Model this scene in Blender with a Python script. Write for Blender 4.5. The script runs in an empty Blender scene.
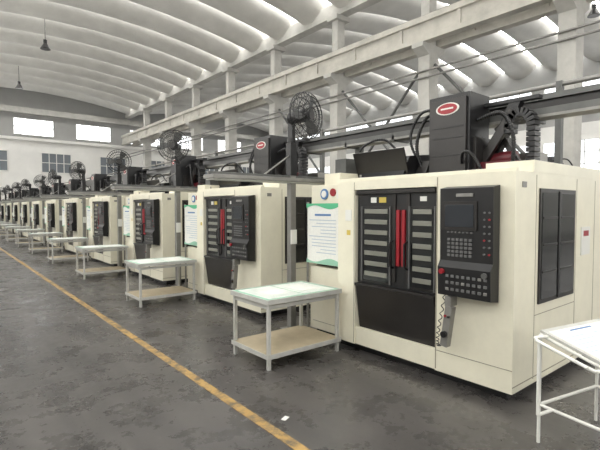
import bpy, math, random
from mathutils import Vector, Matrix
random.seed(4)
S=bpy.context.scene
S.view_settings.view_transform='Standard'
S.view_settings.exposure=.28
C=bpy.context.collection

# ------------------------------------------------------------ materials
def mat(name,col,rough=.5,metal=0,noise=0,nscale=4,emit=0,bump=0):
    m=bpy.data.materials.new(name); m.use_nodes=True
    nt=m.node_tree; b=nt.nodes['Principled BSDF']
    b.inputs['Base Color'].default_value=(*col,1)
    b.inputs['Roughness'].default_value=rough
    b.inputs['Metallic'].default_value=metal
    if emit:
        b.inputs['Emission Color'].default_value=(*col,1)
        b.inputs['Emission Strength'].default_value=emit
    if noise or bump:
        tc=nt.nodes.new('ShaderNodeTexCoord')
        n=nt.nodes.new('ShaderNodeTexNoise'); n.inputs['Scale'].default_value=nscale
        n.inputs['Detail'].default_value=6; n.inputs['Roughness'].default_value=.65
        nt.links.new(tc.outputs['Object'],n.inputs['Vector'])
        r=nt.nodes.new('ShaderNodeValToRGB')
        r.color_ramp.elements[0].position=.3; r.color_ramp.elements[1].position=.7
        r.color_ramp.elements[0].color=(*[c*(1-noise) for c in col],1)
        r.color_ramp.elements[1].color=(*[min(1,c*(1+noise*.5)) for c in col],1)
        nt.links.new(n.outputs['Fac'],r.inputs['Fac'])
        nt.links.new(r.outputs['Color'],b.inputs['Base Color'])
        if bump:
            bp=nt.nodes.new('ShaderNodeBump'); bp.inputs['Strength'].default_value=bump
            nt.links.new(n.outputs['Fac'],bp.inputs['Height']); nt.links.new(bp.outputs['Normal'],b.inputs['Normal'])
    return m
CREAM=mat('cream_paint',(.73,.70,.57),.34,noise=.10,nscale=2.2)
CREAM2=mat('cream_seam',(.28,.26,.20),.6)
BLACK=mat('black_paint',(.007,.007,.008),.38)
DARK=mat('dark_grey_steel',(.022,.020,.019),.33,.2,noise=.3,nscale=3)
GLASS=mat('dark_glass',(.008,.009,.010),.12)
SLAT=mat('slat_metal',(.22,.22,.19),.35,.3)
RED=mat('red_paint',(.28,.010,.018),.4)
REDD=mat('dark_red_paint',(.10,.007,.012),.4)
WHITE=mat('white_plastic',(.70,.70,.66),.5)
FRAME=mat('table_frame_grey',(.50,.50,.47),.45,.1,noise=.15,nscale=8)
PAPER=mat('paper',(.74,.74,.70),.8,noise=.08,nscale=30)
SHEET=mat('table_cover_pale_green',(.66,.71,.66),.35,noise=.1,nscale=12)
GREEN=mat('green_print',(.08,.42,.22),.5)
MINT=mat('mint_print',(.26,.48,.36),.6)
BLUE=mat('blue_print',(.08,.18,.38),.5)
GREYT=mat('grey_text',(.40,.47,.55),.6)
STEEL=mat('grey_steel',(.24,.235,.22),.4,.4,noise=.2,nscale=6)
STEELD=mat('beam_steel',(.11,.112,.108),.45,.4,noise=.25,nscale=3)
SCREEN=mat('screen',(.02,.024,.03),.12)
BTN=mat('button_grey',(.12,.12,.12),.5)
LABEL=mat('label_yellow',(.55,.42,.08),.5)
WOODB=mat('beige_board',(.46,.39,.27),.6,noise=.15,nscale=5)
CONC=mat('concrete',(.46,.45,.42),.85,noise=.2,nscale=1.2,bump=.1)
CONCD=mat('concrete_beam',(.50,.48,.43),.85,noise=.25,nscale=1.0)
ROOF=mat('roof_shell_white',(.60,.59,.56),.8,noise=.14,nscale=.6)
JOINT=mat('roof_skylight_strip',(1,.99,.96),.9,emit=15)  # glowing strips added between shells to light their flanks and give contrast
WALLW=mat('wall_white',(.76,.75,.72),.9,noise=.08,nscale=.5)
WALLG=mat('wall_grey',(.36,.36,.35),.9,noise=.1,nscale=.5)
WINFILL=mat('window_daylight_strong',(1,.99,.96),.5,emit=2.2)  # fill light: glowing panes added on the unseen left and back walls
WINR=mat('window_daylight_soft',(.92,.96,1),.5,emit=.9)
WINE=mat('window_daylight_end',(.95,.97,1),.5,emit=2.2)
WIND=mat('window_dark_glass',(.16,.18,.20),.3)

# floor
FL=bpy.data.materials.new('workshop_floor'); FL.use_nodes=True
nt=FL.node_tree; b=nt.nodes['Principled BSDF']
tc=nt.nodes.new('ShaderNodeTexCoord')
def noise(sc,det,vec=None,rough=.6):
    n=nt.nodes.new('ShaderNodeTexNoise'); n.inputs['Scale'].default_value=sc; n.inputs['Detail'].default_value=det
    n.inputs['Roughness'].default_value=rough
    nt.links.new(vec or tc.outputs['Object'],n.inputs['Vector']); return n
def math_(op,a,b_,c=None):
    m=nt.nodes.new('ShaderNodeMath'); m.operation=op
    for i,q in enumerate((a,b_,c)):
        if q is None: continue
        if isinstance(q,(int,float)): m.inputs[i].default_value=q
        else: nt.links.new(q,m.inputs[i])
    return m.outputs[0]
mp=nt.nodes.new('ShaderNodeMapping'); mp.inputs['Scale'].default_value=(1,.12,1)
nt.links.new(tc.outputs['Object'],mp.inputs['Vector'])
n1=noise(.7,8); n2=noise(3.6,6,mp.outputs['Vector']); n3=noise(22,5,None,.8); n4=noise(2.3,9,None,.75)
f=math_('ADD',n1.outputs['Fac'],n2.outputs['Fac'])
f=math_('ADD',f,n4.outputs['Fac'])
f=math_('MULTIPLY_ADD',f,.333,-.10)
f=math_('MULTIPLY_ADD',n3.outputs['Fac'],.2,f)
r1=nt.nodes.new('ShaderNodeValToRGB')
r1.color_ramp.elements[0].position=.38; r1.color_ramp.elements[0].color=(.034,.032,.031,1)
r1.color_ramp.elements[1].position=.62; r1.color_ramp.elements[1].color=(.098,.091,.085,1)
nt.links.new(f,r1.inputs['Fac']); nt.links.new(r1.outputs['Color'],b.inputs['Base Color'])
rr=nt.nodes.new('ShaderNodeMapRange'); rr.inputs[1].default_value=.35; rr.inputs[2].default_value=.65; rr.inputs[3].default_value=.17; rr.inputs[4].default_value=.42
nt.links.new(n4.outputs['Fac'],rr.inputs[0]); nt.links.new(rr.outputs[0],b.inputs['Roughness'])
# worn yellow line
YL=bpy.data.materials.new('yellow_line_paint'); YL.use_nodes=True
nt=YL.node_tree; b=nt.nodes['Principled BSDF']; tc=nt.nodes.new('ShaderNodeTexCoord')
n1=nt.nodes.new('ShaderNodeTexNoise'); n1.inputs['Scale'].default_value=9; n1.inputs['Detail'].default_value=9; n1.inputs['Roughness'].default_value=.7
nt.links.new(tc.outputs['Object'],n1.inputs['Vector'])
r=nt.nodes.new('ShaderNodeValToRGB')
r.color_ramp.elements[0].position=.40; r.color_ramp.elements[0].color=(.10,.075,.045,1)
r.color_ramp.elements[1].position=.56; r.color_ramp.elements[1].color=(.40,.25,.08,1)
nt.links.new(n1.outputs['Fac'],r.inputs['Fac']); nt.links.new(r.outputs['Color'],b.inputs['Base Color']); b.inputs['Roughness'].default_value=.5

# ------------------------------------------------------------ mesh builder
class B:
    def __init__(s): s.v=[];s.f=[];s.m=[];s.mats=[];s.sm=[]
    def mi(s,m):
        if m not in s.mats: s.mats.append(m)
        return s.mats.index(m)
    def add(s,vs,fs,m,smooth=False):
        o=len(s.v); s.v+= [tuple(v) for v in vs]; k=s.mi(m)
        for f in fs: s.f.append([i+o for i in f]); s.m.append(k); s.sm.append(smooth)
    def box(s,x0,x1,y0,y1,z0,z1,m,M=None):
        vs=[Vector((x,y,z)) for z in (z0,z1) for y in (y0,y1) for x in (x0,x1)]
        if M: vs=[M@v for v in vs]
        s.add(vs,[(0,2,3,1),(4,5,7,6),(0,1,5,4),(2,6,7,3),(0,4,6,2),(1,3,7,5)],m)
    def prism(s,poly,axis,a0,a1,m):
        def P(p,a): return {'y':(p[0],a,p[1]),'x':(a,p[0],p[1]),'z':(p[0],p[1],a)}[axis]
        n=len(poly); vs=[P(p,a0) for p in poly]+[P(p,a1) for p in poly]
        fs=[tuple(range(n)),tuple(range(2*n-1,n-1,-1))]+[(i,i+n,(i+1)%n+n,(i+1)%n) for i in range(n)]
        s.add(vs,fs,m)
    def cyl(s,p0,p1,r,m,n=10,r1=None,cap=True):
        p0=Vector(p0);p1=Vector(p1);d=(p1-p0).normalized();r1=r if r1 is None else r1
        a=d.orthogonal().normalized(); c=d.cross(a)
        vs=[p0+(a*math.cos(t)+c*math.sin(t))*r for t in [2*math.pi*i/n for i in range(n)]]
        vs+=[p1+(a*math.cos(t)+c*math.sin(t))*r1 for t in [2*math.pi*i/n for i in range(n)]]
        s.add(vs,[(i,(i+1)%n,(i+1)%n+n,i+n) for i in range(n)],m,True)
        if cap: 
            s.add(vs,[tuple(range(n-1,-1,-1)),tuple(range(n,2*n))],m)
    def path(s,pts,r,m,n=8):
        for a,b_ in zip(pts[:-1],pts[1:]): s.cyl(a,b_,r,m,n)
    def hose(s,ctrl,r,m,seg=26):
        P=[Vector(c) for c in ctrl]; P=[2*P[0]-P[1]]+P+[2*P[-1]-P[-2]]; pts=[]
        n=len(P)-3
        for k in range(seg*n+1):
            u=k/seg; i=min(int(u),n-1); t=u-i; a,b_,c,d=P[i:i+4]
            pts.append(.5*((2*b_)+(c-a)*t+(2*a-5*b_+4*c-d)*t*t+(3*b_-a-3*c+d)*t**3))
        for k,(p,q) in enumerate(zip(pts[:-1],pts[1:])):
            if (q-p).length>1e-5: s.cyl(p,q,r if k%2 else r*.8,m,7,r*.8 if k%2 else r,False)
    def ring(s,c,ax,R,r,m,N=28,n=5):
        c=Vector(c);ax=Vector(ax).normalized();a=ax.orthogonal().normalized();d=ax.cross(a)
        vs=[];fs=[]
        for i in range(N):
            t=2*math.pi*i/N; u=a*math.cos(t)+d*math.sin(t)
            for j in range(n):
                q=2*math.pi*j/n; vs.append(c+u*(R+r*math.cos(q))+ax*r*math.sin(q))
        for i in range(N):
            for j in range(n): fs.append((i*n+j,((i+1)%N)*n+j,((i+1)%N)*n+(j+1)%n,i*n+(j+1)%n))
        s.add(vs,fs,m,True)
    def mesh(s,name):
        me=bpy.data.meshes.new(name); me.from_pydata(s.v,[],s.f)
        for m in s.mats: me.materials.append(m)
        for p,k,q in zip(me.polygons,s.m,s.sm): p.material_index=k; p.use_smooth=q
        me.update()
        import bmesh
        bm=bmesh.new(); bm.from_mesh(me); bmesh.ops.recalc_face_normals(bm,faces=bm.faces); bm.to_mesh(me); bm.free()
        return me
def obj(name,me,loc=(0,0,0),rz=0,bevel=0):
    o=bpy.data.objects.new(name,me); C.objects.link(o); o.location=loc; o.rotation_euler=(0,0,rz)
    if bevel:
        md=o.modifiers.new('bevel','BEVEL'); md.width=bevel; md.segments=2; md.limit_method='ANGLE'; md.angle_limit=math.radians(50)
    return o

# ------------------------------------------------------------ room shell
XL,XC,XR=-3.2,17.8,38.6
Y0,YE=-8.0,55.0
EAVE=12.7
b=B(); b.box(XL,XR,Y0,YE,-.2,0,FL); obj('floor',b.mesh('floor'))
b=B(); b.box(1.89,1.975,0.4,46,0.0,0.004,YL); obj('floor_marking_line',b.mesh('floor_marking_line'))

def wall(name,axis,pos,a0,a1,zt,th=.3,lower=WALLW,upper=WALLG,zsplit=8.3):
    b=B()
    if axis=='x':
        b.box(pos,pos+th,a0,a1,0,zsplit,lower); b.box(pos,pos+th,a0,a1,zsplit,zt,upper)
    else:
        b.box(a0,a1,pos,pos+th,0,zsplit,lower); b.box(a0,a1,pos,pos+th,zsplit,zt,upper)
    return obj(name,b.mesh(name))
wall('wall_left','x',XL-.3,Y0,YE,15)
wall('wall_right','x',XR,Y0,YE,15)
wall('wall_back','y',Y0-.3,XL-.3,XR+.3,15)
wall('wall_end','y',YE,XL-.3,XR+.3,15,zsplit=9.0)
wn=[0]
def window(axis,face,sgn,a0,a1,z0,z1,glass,nx,nz,fr=WALLW):
    wn[0]+=1; b=B(); 
    def bx(d0,d1,p0,p1,q0,q1,m):
        u,v=sorted((face+sgn*d0,face+sgn*d1))
        if axis=='x': b.box(u,v,p0,p1,q0,q1,m)
        else: b.box(p0,p1,u,v,q0,q1,m)
    bx(0,.03,a0,a1,z0,z1,glass)
    t=.07
    for i in range(nx+1):
        p=a0+(a1-a0)*i/nx; bx(0,.1,p-t/2,p+t/2,z0,z1,fr)
    for i in range(nz+1):
        q=z0+(z1-z0)*i/nz; bx(0,.1,a0-t/2,a1+t/2,q-t/2,q+t/2,fr)
    obj('window_%d'%wn[0],b.mesh('window'))
for i in range(10):
    y=-5+i*6
    window('x',XL,1,y-2.6,y+2.6,3.2,10.2,WINFILL,4,3)  # out of view, added to light the machine fronts and ceiling
for i in range(10):
    y=-5+i*6
    window('x',XR,-1,y-2.5,y+2.5,9.4,11.5,WINR,5,2)
    window('x',XR,-1,y-2.5,y+2.5,4.2,7.0,WINR,5,3)
for i in range(6):
    x=0.0+i*6
    window('y',YE,-1,x+.2,x+3.9,9.5,11.2,WINE,6,2)
    window('y',YE,-1,x+2.7,x+5.6,5.6,7.7,WIND,4,2)
for i in range(6):
    x=0.4+i*6
    window('y',Y0,1,x,x+5,3.0,9.5,WINFILL,4,4)  # added behind the camera as fill, out of view
b=B(); b.box(XL,XR,YE-.5,YE,11.7,12.3,CONC); b.box(XL,XR,YE-.25,YE,8.9,9.2,WALLW); obj('trim_1',b.mesh('trim'))

# roof of saddle shells with added glowing strips along the joints
def bay(xa,xb,rise):
    b=B(); W=3.0; NX=24; NY=14
    y=Y0
    while y<YE-.1:
        vs=[];fs=[]
        for i in range(NX+1):
            u=i/NX; x=xa+(xb-xa)*u; zc=EAVE+rise*(1-(2*u-1)**2)
            for j in range(NY+1):
                v=j/NY; vs.append((x,y+.14+(W-.28)*v,zc+.85*(2*v-1)**2))
        for i in range(NX):
            for j in range(NY):
                a=i*(NY+1)+j; fs.append((a,a+1,a+NY+2,a+NY+1))
        b.add(vs,fs,ROOF,True)
        vs=[];fs=[]
        for i in range(NX+1):
            u=i/NX; x=xa+(xb-xa)*u; zc=EAVE+rise*(1-(2*u-1)**2)+.86
            vs+=[(x,y-.15,zc),(x,y+.15,zc)]
        for i in range(NX): a=2*i; fs.append((a,a+1,a+3,a+2))
        b.add(vs,fs,JOINT)
        y+=W
    return b
b=bay(XL,XC,1.2); c=bay(XC,XR,1.2)
o=len(b.v); b.v+=c.v; b.f+=[[i+o for i in f] for f in c.f]; b.m+=c.m; b.sm+=c.sm
b.box(XL-.3,XR+.3,Y0-.3,YE+.3,15.2,15.4,ROOF)
me=bpy.data.meshes.new('ceiling'); me.from_pydata(b.v,[],b.f)
for m in b.mats: me.materials.append(m)
for p,k,q in zip(me.polygons,b.m,b.sm): p.material_index=k; p.use_smooth=q
obj('ceiling',me)

# columns
b=B(); w=.36
b.box(-w,w,-.3,.3,0,8.7,CONC); b.box(-.28,.28,-.22,.22,9.2,EAVE-.45,CONC)
b.prism([(-w-.5,9.2),(-w-.5,9.0),(-w,8.7),(w,8.7),(w+.5,9.0),(w+.5,9.2)],'y',-.3,.3,CONC)
b.box(-.5,.5,-.4,.4,EAVE-.45,EAVE-.2,CONC)
colm=b.mesh('concrete_column')
for y in [-5.7]+[.3+6*i for i in range(9)]: obj('concrete_column',colm,(XC,y,0))
b=B()
for sx in (-.6,.6):
    b.box(sx-.20,sx+.20,Y0,YE-.6,9.2,9.42,CONCD); b.box(sx-.11,sx+.11,Y0,YE-.6,9.42,10.05,CONCD)
    b.box(sx-.26,sx+.26,Y0,YE-.6,10.05,10.3,CONCD); b.box(sx-.04,sx+.04,Y0,YE-.6,10.3,10.42,STEELD)
    for k in range(21):
        y=Y0+.3+k*3.0
        if y<YE-1: b.box(sx-.19,sx+.19,y-.08,y+.08,9.42,10.05,CONCD)
obj('crane_runway_beam',b.mesh('crane_runway_beam'),(XC,0,0))
b=B(); b.box(XC-.3,XC+.3,Y0,YE-.51,EAVE-.2,EAVE+.55,CONC); obj('roof_girder',b.mesh('roof_girder'))
def brace(y0,x_=True):
    b=B()
    b.cyl((XC,y0+.36,2.5),(XC,y0+5.64,8.3),.07,STEELD)
    if x_: b.cyl((XC,y0+.36,8.3),(XC,y0+5.64,2.5),.07,STEELD)
    obj('steel_cross_brace',b.mesh('steel_cross_brace'))
brace(12.3); brace(6.3,False); brace(18.3,False)
b=B()
for z in (8.0,7.7): b.cyl((XC-.42,Y0+.5,z),(XC-.42,YE-.6,z),.05,STEEL,8)
obj('conduit_pipes',b.mesh('conduit_pipes'))

# high bay lamps
b=B(); b.cyl((0,0,.35),(0,0,1.75),.02,BLACK,6); b.cyl((0,0,.2),(0,0,.42),.11,BLACK,12)
b.cyl((0,0,-.15),(0,0,.22),.30,DARK,18,.1); b.cyl((0,0,-.17),(0,0,-.15),.30,DARK,18)
lm=b.mesh('high_bay_lamp')
for p in [(5.5,32.5),(5.5,44.5),(27.1,8.5)]: obj('high_bay_lamp',lm,(p[0],p[1],12.05))

# ------------------------------------------------------------ CNC machine
def machine_mesh():
    b=B()
    b.box(.12,2.2,.1,2.65,.0,.12,BLACK)
    b.box(0,2.3,0,.76,.1,2.02,CREAM)
    b.box(.35,2.3,0.0,.45,2.02,2.13,CREAM)
    b.box(0,2.3,1.85,2.13,.1,2.02,CREAM)
    b.box(0,.5,.76,1.85,1.91,2.02,CREAM)
    b.box(0.02,.6,.76,1.85,.1,.30,CREAM)
    b.box(.25,2.3,.76,1.85,.3,1.98,BLACK)
    b.prism([(.0,.80),(.25,.80),(.25,.30),(.07,.30)],'y',.78,1.83,DARK)
    b.box(-.015,.2,.77,1.84,.80,.83,DARK)
    b.box(.045,.25,.77,1.84,.835,1.9,BLACK)
    for (a,c) in ((.80,1.085),(1.36,1.75)):
        b.box(.035,.05,a-.02,c+.02,.86,1.72,DARK)
        b.box(.03,.04,a,c,.88,1.70,GLASS)
        z=.93
        while z<1.64:
            b.box(.022,.034,a+.03,c-.03,z,z+.05,SLAT); z+=.118
        for q in (a-.015,c+.005): b.box(.015,.05,q,q+.012,.86,1.72,BTN)
    b.box(.02,.05,1.155,1.195,1.08,1.68,RED); b.box(.02,.05,1.225,1.265,1.08,1.68,RED)
    b.box(.03,.05,1.10,1.14,.9,1.85,DARK); b.box(.03,.05,1.28,1.33,.9,1.85,DARK)
    b.box(.04,.046,1.42,1.52,1.76,1.82,LABEL); b.box(.04,.046,.9,.98,1.77,1.82,WHITE)
    b.box(.04,.046,1.56,1.64,1.76,1.82,WHITE)
    for y in (1.12,1.31):
        b.path([(.04,y,1.05),(-.03,y,1.08),(-.03,y,1.32),(.04,y,1.35)],.012,BLACK,6)
    b.box(.0,.05,.78,1.83,1.86,1.9,DARK)
    b.box(-.008,0,1.9,2.0,1.55,1.68,WHITE)
    b.box(-.004,0,1.92,1.98,1.38,1.44,LABEL)
    b.box(-.003,.001,.745,.757,.12,2.0,CREAM2)
    b.box(-.003,.001,1.855,1.865,.12,2.0,CREAM2)
    for x in (.40,1.36,1.9): b.box(x,x+.008,-.003,0.001,.14,2.0,CREAM2)
    b.box(.40,1.36,-.003,.001,.72,.728,CREAM2)
    b.box(0.0,2.3,-.004,.001,.155,.165,CREAM2); b.box(-.003,.001,0,.76,.30,.308,CREAM2)
    # side window
    b.box(.46,1.30,-.015,.0,.82,1.88,DARK)
    b.box(.50,1.26,-.02,-.01,.86,1.84,GLASS)
    b.box(.86,.90,-.028,-.01,.84,1.86,BLACK)
    for z in (1.1,1.35,1.6): b.box(.52,.84,-.024,-.01,z,z+.02,DARK); b.box(.92,1.24,-.024,-.01,z,z+.02,DARK)
    b.box(1.5,1.75,-.012,0,1.2,1.5,WHITE); b.box(1.55,1.70,-.014,0,1.4,1.46,RED)
    b.box(.12,.20,-.006,0,1.88,1.93,STEEL)
    # control cabinet
    b.prism([(-.03,1.9),(-.14,1.88),(-.13,1.22),(-.17,1.16),(-.16,.9),(-.02,.88),(-.02,1.9)],'y',.12,.63,BLACK)
    b.box(-.03,.02,.2,.55,1.0,1.8,DARK)
    b.box(-.15,-.13,.26,.60,1.50,1.76,DARK)
    b.box(-.155,-.14,.29,.57,1.53,1.73,SCREEN)
    b.box(-.152,-.13,.30,.46,1.80,1.83,STEEL)
    for i in range(7): b.box(-.153,-.13,.30+i*.038,.32+i*.038,1.475,1.487,BTN)
    for r in range(5):
        for k in range(6):
            b.box(-.145,-.128,.31+k*.042,.338+k*.042,1.26+r*.036,1.282+r*.036,BTN)
    for r in range(7): 
        for k in range(2): b.cyl((-.13,.15+k*.045,1.3+r*.06),(-.148,.15+k*.045,1.3+r*.06),.009,BTN if (r*2+k)%5 else RED,8)
    for r in range(3):
        for k in range(8):
            b.box(-.174,-.15,.15+k*.052,.18+k*.052,.95+r*.06,.975+r*.06,BTN if (r*3+k)%7 else STEEL)
    b.cyl((-.16,.58,1.12),(-.195,.58,1.12),.024,RED,12)
    b.cyl((-.16,.17,1.12),(-.19,.17,1.12),.025,STEELD,12)
    # pendant handwheel hanging with coiled cable
    M=Matrix.Translation((-.14,.52,.68))@Matrix.Rotation(math.radians(8),4,'X')
    b.box(-.04,.03,-.035,.035,-.26,.12,STEEL,M)
    b.cyl(M@Vector((-.04,0,-.14)),M@Vector((-.07,0,-.14)),.03,BLACK,14)
    b.cyl(M@Vector((-.04,-.018,.03)),M@Vector((-.055,-.018,.03)),.011,BLACK,8); b.cyl(M@Vector((-.04,.018,.03)),M@Vector((-.055,.018,.03)),.011,RED,8)
    b.box(-.17,-.06,.49,.55,.80,.89,STEEL)
    pts=[]
    for i in range(121):
        t=i/120; a=t*2*math.pi*15
        cyy=.58+.08*math.sin(math.pi*t); cz=.46+ .46*t-.25*math.sin(math.pi*t)
        pts.append((-.11+.014*math.cos(a),cyy+.014*math.sin(a),cz))
    b.path(pts,.005,BLACK,4)
    # left extension (electrical cabinet)
    b.box(.1,1.8,2.13,2.76,.1,.93,CREAM); b.box(.2,1.8,2.13,2.74,.93,.96,BLACK)  # thin black strip stands in for the shadow in the gap
    b.box(.12,1.8,2.13,2.76,.96,2.0,CREAM)
    b.box(.095,.1,2.2,2.7,.2,.208,CREAM2)
    b.cyl((.12,2.5,1.88),(.105,2.5,1.88),.07,BLUE,16); b.cyl((.12,2.34,1.90),(.105,2.34,1.90),.05,RED,16); b.box(.105,.12,2.2,2.27,1.82,1.93,WHITE)
    b.cyl((.106,2.5,1.88),(.10,2.5,1.88),.045,WHITE,16)
    # roof edges
    b.box(.02,.06,0.0,2.13,2.02,2.05,CREAM); 
    b.box(.5,2.3,.45,2.13,1.98,2.03,DARK)
    # tilted dark covers
    b.prism([(.55,2.02),(.72,2.34),(1.45,2.42),(1.6,2.02)],'y',1.62,2.35,BLACK)
    b.prism([(.75,2.02),(.9,2.28),(1.45,2.3),(1.5,2.02)],'y',1.45,1.6,DARK)
    M=Matrix.Translation((.62,2.0,2.26))@Matrix.Rotation(math.radians(-20),4,'Y')
    b.box(-.03,0,-.42,.40,-.22,.18,DARK,M)
    b.box(.3,1.2,2.4,2.7,2.0,2.16,CREAM)
    # spindle column cover
    b.box(.83,1.26,.90,1.42,2.0,3.0,BLACK)
    b.box(.80,.84,.93,1.39,2.1,2.95,DARK)
    for z in (2.3,2.5,2.62): b.box(.795,.80,.96,1.36,z,z+.012,BLACK)
    for sc,m,x in ((1,WHITE,.795),(.84,RED,.79)):
        N=20; pts=[(1.16+.15*sc*math.cos(2*math.pi*i/N),2.84+.07*sc*math.sin(2*math.pi*i/N)) for i in range(N)]
        b.prism(pts,'x',x,.81,m)
    b.box(.785,.80,1.08,1.24,2.832,2.85,WHITE)
    # red motor base and diagonal frames
    b.box(1.0,1.5,.50,.86,2.12,2.22,REDD); b.box(1.05,1.45,.55,.86,2.0,2.12,DARK); b.cyl((1.2,.55,2.26),(1.2,.84,2.26),.08,REDD,14)
    b.box(.9,1.5,.86,.95,2.02,2.5,DARK)
    M=Matrix.Translation((1.2,.72,2.5))@Matrix.Rotation(math.radians(24),4,'X')
    b.box(-.05,.05,-.06,.06,-.35,.42,BLACK,M)
    M=Matrix.Translation((1.08,.72,2.46))@Matrix.Rotation(math.radians(34),4,'X')
    b.box(-.03,.03,-.05,.05,-.3,.36,DARK,M)
    M=Matrix.Translation((1.2,.62,2.36))@Matrix.Rotation(math.radians(-30),4,'X')
    b.box(-.03,.03,-.03,.03,-.25,.3,DARK,M)
    b.box(1.14,1.24,.3,1.5,2.86,2.90,BLACK)
    # drag chain (cable carrier)
    pth=[(1.12,.34,2.13+i*.055) for i in range(9)]
    for i in range(1,10):
        a=math.pi*i/10; pth.append((1.12,.34+.12*(1-math.cos(a)),2.57+.16*math.sin(a)))
    for i in range(2): pth.append((1.12,.58,2.56-.055*i))
    for p,q in zip(pth[:-1],pth[1:]):
        p=Vector(p);q=Vector(q); d=(q-p); L=d.length
        M=Matrix.Translation(p)@d.to_track_quat('Z','Y').to_matrix().to_4x4()
        b.box(-.07,.07,-.045,.045,0,L*.82,BLACK,M)
    b.box(1.04,1.20,.28,.40,2.0,2.14,BLACK)
    # looping corrugated hoses and small boxes on the roof
    b.hose([(.9,1.5,2.03),(.86,1.62,2.45),(.95,1.56,2.8),(1.0,1.40,2.85)],.024,BLACK)
    b.hose([(1.0,1.52,2.03),(.98,1.8,2.55),(1.05,1.7,2.9),(1.08,1.40,2.92)],.02,BLACK)
    b.hose([(1.0,.5,2.1),(.9,.45,2.45),(.95,.6,2.72),(1.0,.92,2.7)],.024,BLACK)
    b.hose([(.6,.6,2.04),(.55,.7,2.25),(.62,.85,2.3),(.82,.98,2.2)],.018,BLACK)
    b.hose([(.7,2.45,2.16),(.7,2.4,2.5),(.8,2.1,2.6),(.9,1.9,2.4)],.018,BLACK)
    b.box(1.6,1.9,.5,.8,2.02,2.35,STEEL); b.box(1.55,1.75,1.0,1.3,2.02,2.55,STEELD)
    b.box(.45,.7,2.45,2.65,2.16,2.36,STEELD)
    b.cyl((1.8,1.6,2.02),(1.8,1.6,2.45),.09,STEEL,14)
    b.cyl((.2,1.95,2.02),(.2,1.95,2.10),.012,STEEL,8)
    return b.mesh('cnc_machining_center')
mm=machine_mesh()
P=3.8
for i in range(12):
    obj('cnc_machining_center',mm,(3.75,1.72+P*i,0),bevel=.012 if i<3 else 0)
for i in range(7):
    obj('cnc_machining_center',mm,(13.2,6.0+P*i,0),math.pi)

# ------------------------------------------------------------ notice board
b=B(); 
b.box(0,.02,0,.62,.98,1.76,PAPER)
N=14
top=[(0,1.76)]+[(.62*i/N,1.72-.03*math.sin(math.pi*2*i/N)-.02*i/N) for i in range(N+1)]+[(.62,1.76)]
b.prism(top,'x',-.004,.0,GREEN)
bot=[(0,.98)]+[(.62*i/N,1.03+.03*math.sin(math.pi*2*i/N)) for i in range(N+1)]+[(.62,.98)]
b.prism(bot,'x',-.004,.0,MINT)
b.box(-.005,0,.15,.45,1.60,1.625,BLUE)
for k in range(11):
    z=1.54-k*.042; b.box(-.003,0,.06,.06+random.choice([.45,.5,.36,.28]),z,z+.010,GREYT)
for c_ in (.0,.6): b.box(.0,.03,c_,c_+.02,.02,1.78,STEEL)
b.box(-.12,.03,0,.02,0,.02,STEEL); b.box(-.12,.03,.6,.62,0,.02,STEEL)
nb=b.mesh('notice_board')
for i in range(12): obj('notice_board',nb,(3.79,3.87+P*i,0))

# ------------------------------------------------------------ work tables
b=B()
Lx,Ly,H=1.05,.73,.74
b.box(0,Lx,0,Ly,H-.03,H,WOODB)
for (x0,x1,y0,y1) in ((-.01,Lx+.01,-.012,.0),(-.01,Lx+.01,Ly,Ly+.012),(-.012,0,0,Ly),(Lx,Lx+.012,0,Ly)):
    b.box(x0,x1,y0,y1,H-.045,H+.008,FRAME)
b.box(.01,Lx-.01,.01,Ly-.01,H,H+.004,MINT)
b.box(.05,.51,.05,.68,H+.004,H+.007,SHEET); b.box(.53,1.0,.05,.68,H+.004,H+.007,SHEET)
b.box(.2,.4,.2,.5,H+.007,H+.009,PAPER); b.box(.62,.9,.18,.56,H+.007,H+.009,PAPER)
for x in (.03,Lx-.03):
    for y in (.03,Ly-.03):
        b.box(x-.018,x+.018,y-.018,y+.018,0,H-.03,FRAME)
b.box(.0,Lx,.0,Ly,.14,.165,WOODB)
b.box(-.005,Lx+.005,-.008,.0,.12,.17,FRAME); b.box(-.008,0,0,Ly,.12,.17,FRAME)
b.box(.03,Lx-.03,.02,.04,H-.1,H-.06,FRAME); b.box(.02,.04,.03,Ly-.03,H-.1,H-.06,FRAME)
tb=b.mesh('work_table')
for i in range(11): obj('work_table',tb,(2.60,3.70+P*i,0),bevel=.004 if i<2 else 0)

# ------------------------------------------------------------ pole with lamp arm
b=B()
b.box(-.045,.045,-.045,.045,0,2.60,STEEL); b.box(-.12,.12,-.12,.12,0,.015,STEEL)
b.box(-1.28,.6,-.13,.13,2.06,2.11,STEEL); b.box(-1.26,.58,-.10,.10,2.045,2.06,WHITE)
b.box(-1.28,.6,-.02,.02,2.11,2.15,STEELD)
b.box(-.055,.055,-.055,.055,2.15,2.60,BLACK)
b.path([(-.5,0,2.12),(0,0,2.45)],.012,STEEL,6)
b.box(-.05,.05,-.06,-.04,1.2,1.4,WHITE)
pl=b.mesh('steel_post_with_arm')
for i in range(11): obj('steel_post_with_arm',pl,(3.8,4.83+P*i,0),bevel=.004 if i<2 else 0)

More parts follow.
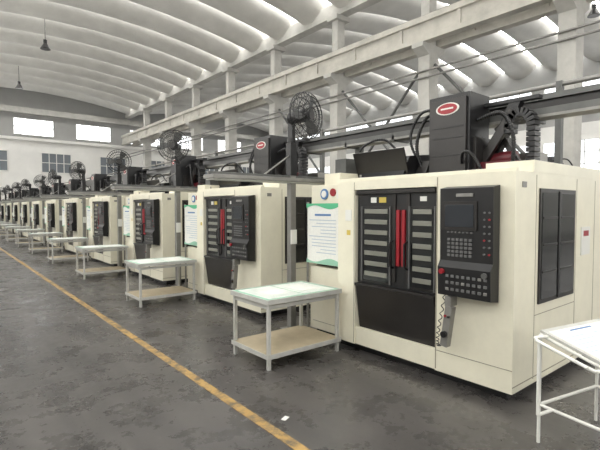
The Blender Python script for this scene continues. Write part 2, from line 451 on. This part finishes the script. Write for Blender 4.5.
def fan_mesh():
    b=B(); R=.31; X=-.27; Z=.34
    for x,rad in [(-.09,.10),(-.085,.18),(-.07,.25),(-.03,R),(.03,R),(.07,.25),(.09,.13)]:
        b.ring((X+x,0,Z),(1,0,0),rad,.006,BLACK)
    for i in range(32):
        t=2*math.pi*i/32; c,s=math.cos(t),math.sin(t)
        b.path([(X+x,r*c,Z+r*s) for x,r in ((-.09,.05),(-.085,.18),(-.03,R),(.03,R),(.09,.1))],.003,BLACK,4)
    b.cyl((X-.095,0,Z),(X-.08,0,Z),.06,DARK,16)
    b.cyl((X-.05,0,Z),(X,0,Z),.055,DARK,14)
    b.cyl((X+.03,0,Z),(X+.28,0,Z),.085,BLACK,16); b.cyl((X+.28,0,Z),(X+.32,0,Z),.085,BLACK,16,.05)
    for k in range(3):
        a0=2*math.pi*k/3; vs=[]
        for (r,da,x) in ((.05,-.3,-.02),(.05,.3,.02),(.2,-.42,-.04),(.2,.35,.03),(.285,-.30,-.045),(.285,.2,.02)):
            vs.append((X+x,r*math.cos(a0+da),Z+r*math.sin(a0+da)))
        b.add(vs,[(0,1,3,2),(2,3,5,4)],STEELD,True)
    b.box(-.04,.04,-.03,.03,.02,Z,BLACK)
    b.cyl((0,0,0),(0,0,.06),.06,BLACK,12)
    return b.mesh('industrial_fan')
fm=fan_mesh()
for i in range(11):
    a=[1.75,.9,1.3,.6,.2,1.2,.5,.8,.3,.9,.3][i]
    obj('industrial_fan',fm,(3.8,4.83+P*i,2.602),a)

# ------------------------------------------------------------ overhead cable beam along the row
b=B()
b.box(5.28,5.42,1.0,47,2.74,2.80,STEELD); b.box(5.28,5.42,1.0,47,2.92,2.98,STEELD); b.box(5.33,5.37,1.0,47,2.80,2.92,DARK)
b.box(5.05,5.28,1.0,47,2.68,2.71,STEEL); b.box(5.05,5.07,1.0,47,2.71,2.78,STEELD)
b.cyl((5.16,1,2.76),(5.16,47,2.76),.04,BLACK,8)
y=1.2
while y<47: b.box(5.05,5.4,y,y+.04,2.66,2.74,STEELD); y+=.95
for i in range(12): b.box(5.30,5.40,4.95+P*i,5.05+P*i,0,2.75,STEELD)
obj('overhead_cable_tray',b.mesh('overhead_cable_tray'))
b=B(); b.cyl((8.2,1,3.6),(8.2,50,3.6),.06,STEELD,8); b.cyl((8.2,1,3.8),(8.2,50,3.8),.04,STEEL,8)
for i in range(8): b.box(8.15,8.25,3+6*i,3.1+6*i,0,3.85,STEELD)
obj('pipe_rack',b.mesh('pipe_rack'))

# ------------------------------------------------------------ tubular stand with a sloping board at lower right
b=B()
L,W_,H=.72,.50,.66
def T(*p,r=.012,m=WHITE): b.path(list(p),r,m,8)
for x in (0,L):
    T((x,0,0),(x,0,H)); T((x,W_,0),(x,W_,H+.13)); T((x,0,H),(x,W_,H+.13)); T((x,0,.28),(x,W_,.28))
T((0,0,H),(L,0,H)); T((0,W_,H+.13),(L,W_,H+.13)); T((0,0,.28),(L,0,.28)); T((0,W_,.28),(L,W_,.28))
T((0,.05,H+.02),(-.13,.05,H+.03),(-.16,.08,H+.05),(-.16,W_-.08,H+.13),(-.13,W_-.05,H+.14),(0,W_-.05,H+.13))
T((-.16,W_-.1,H+.12),(-.16,W_-.1,.28),(0,W_-.1,.28))
M=Matrix.Translation((0,0,H+.016))@Matrix.Rotation(math.atan2(.13,W_),4,'X')
b.box(.0,L,-.02,W_+.02,.0,.018,FRAME,M)
b.box(.0,L,-.03,-.015,.0,.04,WHITE,M)
for (x,w_) in ((.03,.66),):
    b.box(x,x+w_,.02,.48,.018,.021,PAPER,M)
    for k in range(8):
        b.box(x+.04,x+.30-(k%3)*.04,.06+k*.045,.068+k*.045,.021,.022,GREYT,M)
        b.box(x+.36,x+.62-(k%2)*.06,.06+k*.045,.068+k*.045,.021,.022,GREYT,M)
    b.box(x+.2,x+.46,.44,.455,.021,.022,BLUE,M)
obj('document_stand',b.mesh('document_stand'),(3.22,.84,0),math.radians(-12))

b=B(); b.box(-.035,.035,-.02,.02,0.0,.003,PAPER,Matrix.Rotation(.4,4,'Z')); sm=b.mesh('paper_scrap')
obj('paper_scrap',sm,(2.12,2.78,.001))

# ------------------------------------------------------------ light
w=bpy.data.worlds.new('world'); S.world=w; w.use_nodes=True
w.node_tree.nodes['Background'].inputs[0].default_value=(.8,.9,1,1); w.node_tree.nodes['Background'].inputs[1].default_value=.6

cam=bpy.data.cameras.new('camera'); cam.sensor_width=36; cam.lens=26.4; cam.clip_end=200
co=bpy.data.objects.new('camera',cam); C.objects.link(co)
co.location=(0,0,1.7); co.rotation_euler=(math.radians(90-2.2),0,math.radians(-39.3)); S.camera=co
